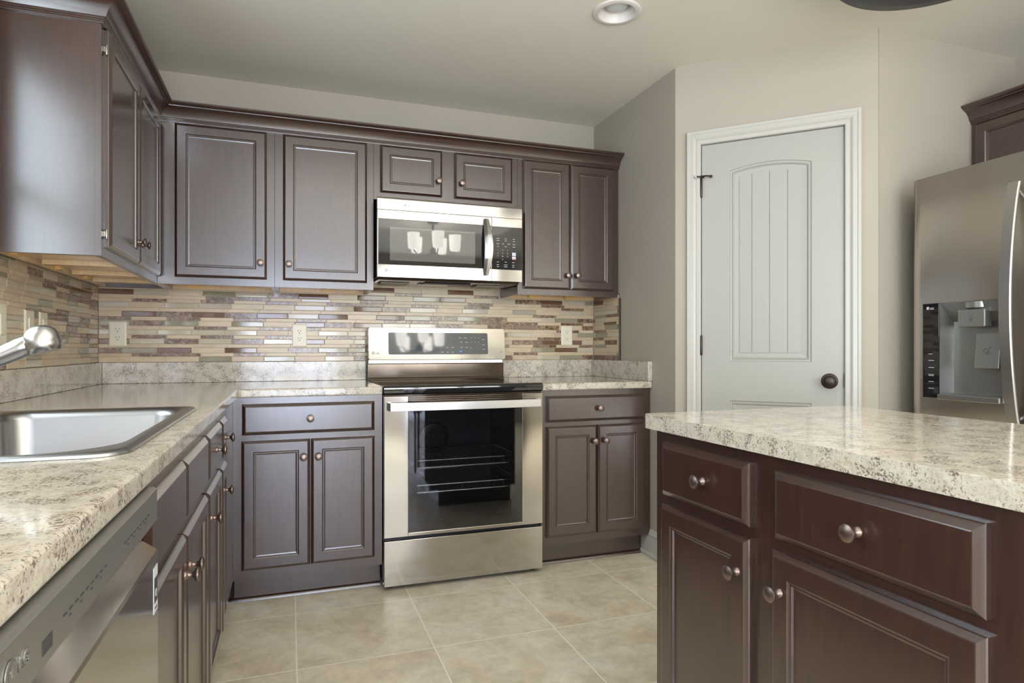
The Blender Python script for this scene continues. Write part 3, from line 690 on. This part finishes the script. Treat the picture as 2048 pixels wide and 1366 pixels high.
# backguard
MB().prism([(-.030, .9155), (-.030, 1.0030), (-.086, 1.0030), (-.0925, .9990), (-.0925, .930), (-.0990, .9190), (-.100, .9155)], .001, RW-.001, lambda u, v, h: (h, u, v)).build('rear_riser', 'bronzeglass', r, smooth=30)
gd = MB()
def gmap(u, v, h):      # panel leaning back slightly; v height above 1.0225
    return (u, -.1020+v*.13-h, 1.0225+v)
vg = MB().box(.004, -.080, 1.0034, RW-.004, -.035, 1.021)
for i in range(9): vg.box(.02+i*.083, -.090, 1.0034, .024+i*.083, -.080, 1.021)
vg.build('vent_slot', 'satin', r)
out = rrect(.0015, 0, RW+.008, .1745, .010, 5)
G = MB().loops([[gmap(u, v, -.026) for u, v in out], [gmap(u, v, -.001) for u, v in out], [gmap(u*.996+.0015, v*.98+.0018, .0015) for u, v in out]], True, True)
gp = G.build('control_backguard', 'steel', r, smooth=30)
dg_ = rrect(.107, .029, .6665, .148, .008, 5)
dp = MB().prism(dg_, .0017, .0030, gmap).build('display_glass', simple('display_glass', (.035, .045, .055), .04, 0, .9), gp)
pr_ = MB(); random.seed(9)
for (u, v, n) in ((.395, .040, 1), (.425, .040, 1), (.455, .040, 1), (.425, .066, 1), (.455, .066, 1), (.505, .066, 1), (.535, .066, 1), (.565, .063, 1), (.505, .095, 1), (.535, .095, 1), (.57, .095, 1), (.59, .095, 1), (.61, .095, 1), (.57, .120, 1), (.59, .120, 1), (.61, .120, 1), (.50, .120, 1), (.53, .120, 1), (.635, .055, 1), (.635, .080, 1), (.635, .110, 1)):
    wd = .004 if .56 < u < .62 else .013
    pr_.prism([(u, v), (u+wd, v), (u+wd, v+.0022), (u, v+.0022)], .0031, .0034, gmap); 
pr_.build('key_legends', 'print', dp)
MB().prism([(.507+.0085*cos(i*pi/8), .045+.0045*sin(i*pi/8)) for i in range(16)], .0031, .0034, gmap).build('blue_key', 'printblue', dp)['label'] = 'blue start key'
lean = math.atan(1/.13)
def badge(parent, loc, rot, size, matl='silver', textmat='printdark', flat=True):
    e = bpy.data.objects.new('brand_badge', None)
    mb = MB().lathe([(size*.62, 0), (size*.62, .0010), (size*.54, .0014), (.0003, .0014)], (0, 0, 0), 'z', 24)
    o = mb.build('brand_badge', matl, parent); o.location = loc; o.rotation_euler = rot
    # round face mark: thin ring, L nose and dot
    rg = MB(); R_ = size*.42
    a0, a1 = math.radians(0), math.radians(300)
    ar = [(R_*cos(a0+(a1-a0)*i/20), R_*sin(a0+(a1-a0)*i/20)) for i in range(21)]
    rg.loops([[(x, y, .0016) for x, y in ar], [(x*.82, y*.82, .0016) for x, y in ar]], False, False, closed=False)
    rg.box(-size*.04, -size*.20, .0014, size*.03, size*.20, .0017).box(0, -size*.20, .0014, size*.16, -size*.14, .0017).box(0, -size*.04, .0014, R_, size*.02, .0017)
    rg.lathe([(size*.055, .0014), (size*.055, .0017)], (-size*.18, size*.14, 0), 'z', 10)
    rg.build('badge_mark', textmat, o)
    text('badge_letters', 'LG', size*1.05, o, (size*.85, -size*.38, .0004), (0, 0, 0), textmat, .0006)
    return o
badge(gp, gmap(.0260, .0365, .0018), (pi/2-math.atan(.13), 0, 0), .0150)
mk_ = MB()
for i in range(2): mk_.prism([(.737, .038+i*.005), (.752, .038+i*.005), (.752, .0395+i*.005), (.737, .0395+i*.005)], .0017, .0020, gmap)
mk_.build('small_print', 'printdark', gp)

# ================================================================== MICROWAVE
MX, MZ = 1.2665, 1.4335; MW_, MH = .7505, .395
m = thing('microwave', 'stainless over-the-range microwave mounted under the short cabinet', 'microwave', (MX, 0, MZ))
MF = -.400
MB().box(.004, -.372, .004, MW_-.004, -.0095, .393).build('microwave_case', 'bronzeglass', m, bevel=.002)
tp = MB().prism([(-.373, .3310), (MF, .3310), (MF, .383), (MF+.006, .3925), (-.373, .3935)], 0, MW_, lambda u, v, h: (h, u, v))
tv = tp.build('top_vent_panel', 'steel', m, smooth=30)
badge(tv, (.070+.06, MF-.0004, .358), (pi/2, 0, 0), .0001)if False else None
mk_ = MB().lathe([(.006, 0), (.006, .0006)], (.135, MF, .357), 'y', 14, sgn=-1).box(.150, MF-.0006, .355, .160, MF, .359); mk_.build('small_print', 'filter', tv)
dd = MB(); x1 = .5835
dd.box(0, MF, 0, x1, -.373, .0625).box(0, MF, .2850, x1, -.373, .3290).box(0, MF, .0625, .0045, -.373, .2850).box(x1-.0035, MF, .0625, x1, -.373, .2850)
md = dd.build('microwave_door', 'steel', m, bevel=.0012)
MB().box(.0048, MF+.0008, .0628, x1-.0038, -.3735, .2847).build('door_glass', 'blackglass', md)['label'] = 'black mirror glass surround'
MB().prism(rrect(.0600, .0835, .4940, .2465, .004, 3), -MF-.0009, -MF+.0004, mapd).build('door_window', 'greyglass', md)['label'] = 'grey meshed window'
badge(md, (.043, MF-.0002, .0325), (pi/2, 0, 0), .0150)
hl = []; n_ = 18
for i in range(n_+1):
    t_ = i/n_; z = .0265+.2910*t_; q = sin(pi*t_); wd = .0125+.0085*q; cx_ = .5560+.0075*q-.006; y = MF-.012-.030*q
    hl.append([(cx_-wd, y+.014, z), (cx_-wd*.2, y-.002, z), (cx_+wd, y, z), (cx_+wd, y+.006, z), (cx_-wd*.6, y+.018, z)])
hl = [[(x, MF+.0002 if yy > MF-.013 else yy, z) for x, yy, z in hl[0]]]+hl+[[(x, MF+.0002 if yy > MF-.013 else yy, z) for x, yy, z in hl[-1]]]
MB().loops(hl, True, True).build('door_handle', 'satin', md, smooth=50)
cp = MB().box(x1+.0015, MF, 0, MW_, -.3725, .0610).box(x1+.0015, MF, .2835, MW_, -.3725, .3290).box(x1+.0015, -.3734, .06, MW_, -.3726, .2845)
cp = cp.build('control_panel', 'steel', m, bevel=.0012)
kp = MB().box(x1+.0018, MF+.0006, .0613, MW_-.0005, -.3735, .2832).build('keypad_glass', 'blackglass', cp)
kk = MB()
def dash(u, v, w_, h_=.0022): kk.box(u-w_/2, MF+.0001, v-h_/2, u+w_/2, MF+.0007, v+h_/2)
for v in (.222, .211): dash(.617, v, .017); dash(.660, v, .011); dash(.705, v, .012)
for v in (.195,): dash(.617, v, .014); dash(.645, v, .009); dash(.676, v, .014); dash(.705, v, .013)
for v in (.181,): dash(.617, v, .010); dash(.660, v, .012); dash(.705, v, .013)
for v in (.100, .086, .076): dash(.617, v, .012); dash(.660, v, .018 if v < .1 else .01); dash(.702, v, .013)
kk.build('key_legends', 'print', kp)
for i, ch in enumerate('1234567890'):
    cx_, v = (.614+.027*(i % 3), .162-.016*(i//3)) if i < 9 else (.641, .114)
    text('key_digit', ch, .0095, kp, (cx_, MF+.0004, v-.003), (pi/2, 0, 0), 'print')
MB().box(.695, MF+.0001, .135, .716, MF+.0007, .152).box(.695, MF+.0001, .118, .716, MF+.0007, .132).build('start_key', 'print', kp)['label'] = 'pale key block'
MB().box(.695, MF-.0002, .114, .716, MF+.0007, .1165).build('stop_key_line', 'printred', kp)['label'] = 'red key underline'
un = MB().prism([(-.372, .0035), (-.362, -.010), (-.080, -.006), (-.010, -.004), (-.010, .0035)], .006, MW_-.006, lambda u, v, h: (h, u, v)).build('underside_plate', 'bronzeglass', m)
for x in (.035, .545): MB().box(x, -.255, -.014, x+.150, -.12, -.0095).build('grease_filter', 'filter', m, bevel=.002)
MB().box(.255, -.30, -.0155, .500, -.262, -.0105).build('lamp_cover', 'darkplastic', m, bevel=.002)
MB().box(.235, -.245, -.0135, .515, -.165, -.0095).build('charcoal_cover', 'bronzeglass', m, bevel=.002)

# ================================================================== DISHWASHER
DXF = -.672; DWW = .600
dw = thing('dishwasher', 'silver built-in dishwasher under the granite beside the sink cabinet', 'dishwasher', (0, -3.0165, 0), R90)
MB().box(.004, -.600, .10, DWW-.004, -.03, .872).build('tub_housing', 'charcoal', dw)
MB().box(.004, -.590, .001, DWW-.004, -.05, .0995).build('kick_plate', 'darkplastic', dw)
pp = [(-.6010, .8720), (-.650, .8765), (-.668, .8750), (DXF, .8720), (DXF, .8250), (-.6560, .8080), (-.6010, .8080)]
cpn = MB().prism(pp, .0015, DWW-.0015, lambda u, v, h: (h, u, v)).build('control_panel', 'silver', dw, bevel=.0012)
lo = [(-.6010, .8050), (-.6400, .8050), (-.6500, .7960), (DXF, .7800), (DXF-.001, .7740), (DXF-.0010, .1050), (DXF+.004, .1010), (-.6010, .1010)]
dwd = MB().prism(lo, .0015, DWW-.0015, lambda u, v, h: (h, u, v)).build('dishwasher_door', steel('dishwasher_steel', (.62, .60, .56), .12, (2, 2, 260), .004), dw, bevel=.0012)
badge(cpn, (.062, DXF-.0004, .8510), (pi/2, 0, 0), .0165, 'silver', 'dispenser')
lg = MB(); random.seed(5)
for (xa, n) in ((.175, 9), (.395, 9)):
    for i in range(n):
        lg.box(xa+i*.0165, DXF-.0005, .846, xa+i*.0165+.010, DXF+.0001, .8480)
        if i % 2: lg.box(xa+i*.0165, DXF-.0005, .8405, xa+i*.0165+.0055, DXF+.0001, .8420)
lg.build('key_legends', 'printdark', cpn)
MB().box(.125, DXF-.0005, .834, .148, DXF+.0001, .846).build('approval_mark', 'printdark', cpn)
st = MB().box(.5650, DXF-.0016, .6920, .5930, DXF-.0010, .7600).build('energy_sticker', 'print', dwd); st['label'] = 'small pale energy sticker'
sm = MB().box(.5675, DXF-.0019, .7070, .5905, DXF-.0015, .7440)
sm.build('sticker_square', 'charcoal', st)
text('sticker_letter', 'e', .026, st, (.5725, DXF-.0020, .7150), (pi/2, 0, 0), 'print', .0001)
text('sticker_word', 'energy', .0065, st, (.5695, DXF-.0018, .6975), (pi/2, 0, 0), 'charcoal', .0001)

# ================================================================== ISLAND
IX, IY = 2.385, -2.0892; ID = IX-1.761
isl = thing('kitchen_island_cabinet', 'near-black wood kitchen island cabinet with two drawers over two doors', 'kitchen island', (IX, IY, 0), -R90)
b = MB().box(0, -ID+.019, .1123, .866, -.0, .877).box(0, -ID, .1123, .866, -ID+.0188, .877).box(.866, -ID, .835, 1.26, -.0, .877).box(.866, -ID+.05, .1123, 1.26, -.0, .8348)
b.build('cabinet_body', 'wood', isl)
MB().box(.02, -ID+.070, .001, 1.26, -.03, .112).build('toe_kick', 'wood', isl)
fronts(isl, ID, [('drawer_front', .0434, .3600, .7175, .8500, (.2170, .7850)), ('cabinet_door', .0400, .3604, .1535, .6940, (.3330, .6200)),
                 ('drawer_front', .4305, .8240, .7165, .8480, (.6280, .7835)), ('cabinet_door', .4255, .8262, .1535, .6940, (.4530, .6190))])
ic = thing('countertop', 'polished cream granite countertop on top of the kitchen island', 'countertop', (0, 0, 0))
slab('granite_slab', rrect(1.7325, -3.38, 2.420, -2.060, [.012, .025, .025, .012], 5), None, CB, CT, ic, .009)

# ================================================================== REFRIGERATOR
FX, FY0 = 4.085, -1.5866
fg = thing('refrigerator', 'stainless french-door refrigerator with ice and water dispenser', 'refrigerator', (FX, FY0, 0), -R90)
FDp = FX-3.300                      # depth to door face
MB().box(.006, -FDp+.075, .02, .904, 0, 1.758).build('refrigerator_case', simple('case_grey', (.16, .16, .16), .5), fg, bevel=.003)
MB().box(.012, -FDp+.080, .001, .898, -.02, .0195).build('base_grille', 'darkplastic', fg)
def curved(x0, x1, z0, z1, parent, name, hole=None, full=.910):
    # shallow convex front with rounded outer edge; optional rectangular hole
    n = 22; xs = [x0+(x1-x0)*i/n for i in range(n+1)]
    if hole: xs = sorted(set(xs+[hole[0], hole[1]]))
    def yy(x):
        e = min(x-x0 if x0 < .1 else 9, x1-x if x1 > .8 else 9); q = 0
        if e < .014: q = .014-sqrt(max(0, .014**2-(.014-e)**2))
        return -FDp+q*.9+.010*((x-.455)/.455)**2-.0
    zs = [z0, z1] if not hole else [z0, hole[2], hole[3], z1]
    m = MB()
    for k in range(len(zs)-1):
        for i in range(len(xs)-1):
            if hole and k == 1 and xs[i] >= hole[0]-1e-6 and xs[i+1] <= hole[1]+1e-6: continue
            a, b = xs[i], xs[i+1]; m.add([(a, yy(a), zs[k]), (b, yy(b), zs[k]), (b, yy(b), zs[k+1]), (a, yy(a), zs[k+1])], [(0, 1, 2, 3)])
    yb = -FDp+.070
    top = [(x, yy(x), z1) for x in xs]; bot = [(x, yy(x), z0) for x in xs]
    m.add(top+[(x1, yb, z1), (x0, yb, z1)], [tuple(range(len(top)+2))]); m.add(bot+[(x1, yb, z0), (x0, yb, z0)], [tuple(range(len(top)+2))])
    m.add([(x0, yy(x0), z0), (x0, yb, z0), (x0, yb, z1), (x0, yy(x0), z1)], [(0, 1, 2, 3)]); m.add([(x1, yy(x1), z0), (x1, yb, z0), (x1, yb, z1), (x1, yy(x1), z1)], [(0, 1, 2, 3)])
    if hole: 
        m.add([(x0, yb, z0), (x1, yb, z0), (x1, yb, z1), (x0, yb, z1)], [(0, 1, 2, 3)])
    else: m.add([(x0, yb, z0), (x1, yb, z0), (x1, yb, z1), (x0, yb, z1)], [(0, 1, 2, 3)])
    import bmesh as bmm
    o = m.build(name, 'steel_v', parent, smooth=35); 
    bm = bmm.new(); bm.from_mesh(o.data); bmm.ops.remove_doubles(bm, verts=bm.verts, dist=.0001); bmm.ops.recalc_face_normals(bm, faces=bm.faces); bm.to_mesh(o.data); bm.free()
    return o
HZ0, HZ1 = .886, 1.2655; hx0, hx1 = .0545, .3600
ld = curved(0, .4520, .712, 1.780, fg, 'refrigerator_door', (hx0, hx1, HZ0, HZ1))
rd = curved(.4580, .910, .712, 1.780, fg, 'refrigerator_door')
fz = curved(0, .910, .030, .704, fg, 'freezer_drawer')
ys = -FDp+.003
dsp = bpy.data.objects.new('dispenser', None)
# dispenser recess: box open to the front, chamfered ceiling
x_a = .1240
rec = MB(); yb = -FDp+.062
rec.add([(x_a, ys, HZ0), (hx1, ys, HZ0), (hx1, ys, HZ1), (x_a, ys, HZ1), (x_a+.016, yb, HZ0+.02), (hx1-.010, yb, HZ0+.02), (hx1-.010, yb, HZ1-.075), (x_a+.016, yb, HZ1-.075), ],
        [(0, 1, 5, 4), (1, 2, 6, 5), (3, 0, 4, 7), (4, 5, 6, 7)])
rec.add([(x_a, ys, HZ1), (hx1, ys, HZ1), (hx1-.004, ys+.010, HZ1-.042), (x_a+.05, ys+.010, HZ1-.042), (hx1-.010, yb, HZ1-.075), (x_a+.016, yb, HZ1-.075)], [(0, 1, 2, 3), (3, 2, 4, 5), (0, 3, 5)])
rc_ = rec.build('dispenser_recess', 'dispenser', ld, smooth=30)
MB().box(hx0+.0008, -FDp+.0005, HZ0+.0006, x_a-.0008, -FDp+.010, HZ1-.0006).build('dispenser_control_panel', 'blackglass', ld, bevel=.001)['label'] = 'black touch strip with pale legends'
lgd = MB()
for i, zz in enumerate((1.247, 1.242, 1.062, 1.036, 1.008, .980, .975, .951, .924)): lgd.box(hx0+.032 if i < 2 else hx0+.026, -FDp-.0003, zz-.001, hx0+.048 if i != 2 else hx0+.042, -FDp+.0004, zz+.001)
lgd.box(hx0+.018, -FDp-.0003, 1.241, hx0+.028, -FDp+.0004, 1.252)
lgd.build('touch_legends', 'print', ld)
sp = MB().lathe([(.052, 0), (.050, .022), (.040, .030), (.036, .030)], (.255, -FDp+.045, HZ1-.004), 'z', 28, sgn=-1)
sp.build('ice_chute', 'dispenser', ld, smooth=40)
wp = MB().box(.205, -FDp-.010, 1.166, .305, -FDp+.030, 1.232).build('water_paddle', 'dispenser', ld, bevel=.003)
mk_ = MB().box(.2495, -FDp-.0104, 1.194, .2605, -FDp-.0099, 1.196).box(.250, -FDp-.0104, 1.189, .2600, -FDp-.0099, 1.1905).box(.2515, -FDp-.0104, 1.198, .2525, -FDp-.0099, 1.208).box(.2575, -FDp-.0104, 1.198, .2585, -FDp-.0099, 1.208); mk_.build('glass_symbol', 'printdark', wp)
ip = MB().prism([(-FDp+.012, 1.142), (-FDp+.020, 1.142), (-FDp+.008, 1.010), (-FDp-.002, 1.010)], .2610, .3480, lambda u, v, h: (h, u, v)).build('ice_paddle', 'dispenser', ld, bevel=.002)
ringm = MB()
for (cx_, cz_, rr) in ((.300, 1.075, .0095), (.309, 1.066, .0068), (.3145, 1.087, .0042)):
    yv = lambda z: -FDp-.0024+(z-1.01)*.1061-.0
    ringm.loops([[(cx_+rr*cos(2*pi*i/20), yv(cz_+rr*sin(2*pi*i/20))-.0003, cz_+rr*sin(2*pi*i/20)) for i in range(20)], [(cx_+(rr-.0012)*cos(2*pi*i/20), yv(cz_+rr*sin(2*pi*i/20))-.0003, cz_+(rr-.0012)*sin(2*pi*i/20)) for i in range(20)]], False, False)
ringm.build('ice_symbol', 'printdark', ip)
MB().box(x_a+.002, -FDp-.014, HZ0-.004, hx1-.002, -FDp+.050, HZ0+.018).build('drip_tray', 'satin', ld, bevel=.003)
def fhandle(parent, xc, lean_):
    ls = []; n = 26; z0, z1 = .800, 1.672
    for i in range(n+1):
        t_ = i/n; z = z0+(z1-z0)*t_; q = sin(pi*t_)**.8; y = -FDp-.026-.050*q; wd = .0205
        ls.append([(xc-wd, y+.004, z), (xc-wd*.85, y-.001, z), (xc+wd*.85, y-.001, z), (xc+wd, y+.004, z), (xc+wd*.8, y+.016, z), (xc-wd*.8, y+.016, z)])
    MB().loops(ls, True, True).build('door_handle', 'satin', parent, smooth=50)
    for z in (z0+.03, z1-.03): MB().lathe([(.008, 0), (.008, .032)], (xc, -FDp+.004, z), 'y', 14, sgn=-1).build('handle_mount', 'satin', parent, smooth=40)
fhandle(ld, .4130, 1); fhandle(rd, .4970, -1)
MB().prism([(.030, -FDp-.018), (.88, -FDp-.018), (.88, -FDp-.034), (.455, -FDp-.050), (.030, -FDp-.034)], .640, .672, I3).box(.05, -FDp-.018, .646, .07, -FDp+.002, .666).box(.84, -FDp-.018, .646, .86, -FDp+.002, .666).build('freezer_handle', 'satin', fz, bevel=.004)

# cabinet over refrigerator
CX = 3.812
fc = upper_cabinet('upper_cabinet', 'dark upper cabinet above the refrigerator, mostly cropped at right', (EX, AY-.001, 1.82), -R90, .001, .935, EX-CX, 2.170-1.82,
    [('cabinet_door', .0240, .4640, .020, 2.1045-1.82, (.432, .06)), ('cabinet_door', .4700, .9100, .020, 2.1045-1.82, (.500, .06))], under=False)
tag(MB().sweep(CR, [(CX-.0015, AY-.937), (CX-.0015, AY+.006)][::-1], I3).build('crown_moulding', 'wood', smooth=28), 'dark crown moulding on the cabinet above the refrigerator', 'crown moulding')

# ================================================================== LIGHTS IN VIEW
rl = thing('recessed_light', 'round white recessed can light in the ceiling, unlit', 'ceiling light', (2.122, -1.226, H))
MB().loops([[(r_*cos(2*pi*i/48), r_*sin(2*pi*i/48), z) for i in range(48)] for r_, z in ((.098, -.0005), (.097, -.006), (.090, -.009), (.076, -.008), (.072, -.004), (.060, .045))], False, False).build('trim_ring', simple('can_trim', (.66, .62, .60), .4), rl, smooth=40)
MB().lathe([(.0595, .0455), (.058, .060)], (0, 0, 0), 'z', 40).build('can_housing', 'slot', rl)
MB().loops([[(r_*cos(2*pi*i/40), r_*sin(2*pi*i/40), z) for i in range(40)] for r_, z in ((.050, .045), (.048, .028), (.040, .018), (.025, .012), (.002, .010))], True, True).build('bulb', 'lens', rl, smooth=50)
# make room for the can: ceiling hole
cut = MB().lathe([(.074, -.02), (.074, .075)], (2.122, -1.226, H), 'z', 48).build('cut', 'white')
ceil = bpy.data.objects['ceiling']
bmod = ceil.modifiers.new('hole', 'BOOLEAN'); bmod.operation = 'DIFFERENCE'; bmod.object = cut; bmod.solver = 'EXACT'
dg = bpy.context.evaluated_depsgraph_get(); dg.update()
nm = bpy.data.meshes.new_from_object(ceil.evaluated_get(dg)); ceil.modifiers.clear(); ceil.data = nm; bpy.data.objects.remove(cut)

pl = thing('pendant_lamp', 'dark metal bowl lamp under the ceiling, cut off by the top edge', 'ceiling lamp', (2.760, -2.120, H-.001))
zb = -(H-2.285)
MB().lathe([(.002, zb-.014), (.13, zb-.012), (.25, zb-.006), (.306, zb+.004), (.320, zb+.020), (.314, zb+.022), (.250, zb+.018), (.012, zb+.018)], (0, 0, 0), 'z', 64).build('pendant_bowl', 'lampmetal', pl, smooth=50)
MB().tube([(0, 0, zb+.018), (0, 0, -.02)], .006, 10).build('pendant_rod', 'lampmetal', pl, smooth=50)
MB().lathe([(.055, 0), (.055, -.012), (.02, -.024), (.008, -.026)], (0, 0, 0), 'z', 32).build('ceiling_canopy', 'lampmetal', pl, smooth=40)

ch = thing('chandelier', 'dining chandelier with lit glass shades, seen reflected in the microwave door', 'chandelier', (2.34, -4.05, H-.001))
MB().lathe([(.06, 0), (.06, -.015), (.01, -.025)], (0, 0, 0), 'z', 24).tube([(0, 0, -.02), (0, 0, -.34)], .008, 8).lathe([(.01, -.28), (.03, -.30), (.035, -.33), (.01, -.36)], (0, 0, 0), 'z', 20).build('chandelier_stem', 'lampmetal', ch, smooth=40)
for i in range(5):
    a = 2*pi*i/5+.3; R_ = .24
    am = MB().tube([(0.02*cos(a), .02*sin(a), -.33), (.11*cos(a), .11*sin(a), -.38), (.19*cos(a), .19*sin(a), -.37), (R_*cos(a), R_*sin(a), -.32)], .007, 8).build('chandelier_arm', 'lampmetal', ch, smooth=40)
    MB().lathe([(.03, -.315), (.055, -.305), (.062, -.24), (.066, -.14), (.064, -.14), (.058, -.24), (.05, -.30), (.02, -.31)], (R_*cos(a), R_*sin(a), 0), 'z', 24).build('glass_shade', 'shade', am, smooth=40)
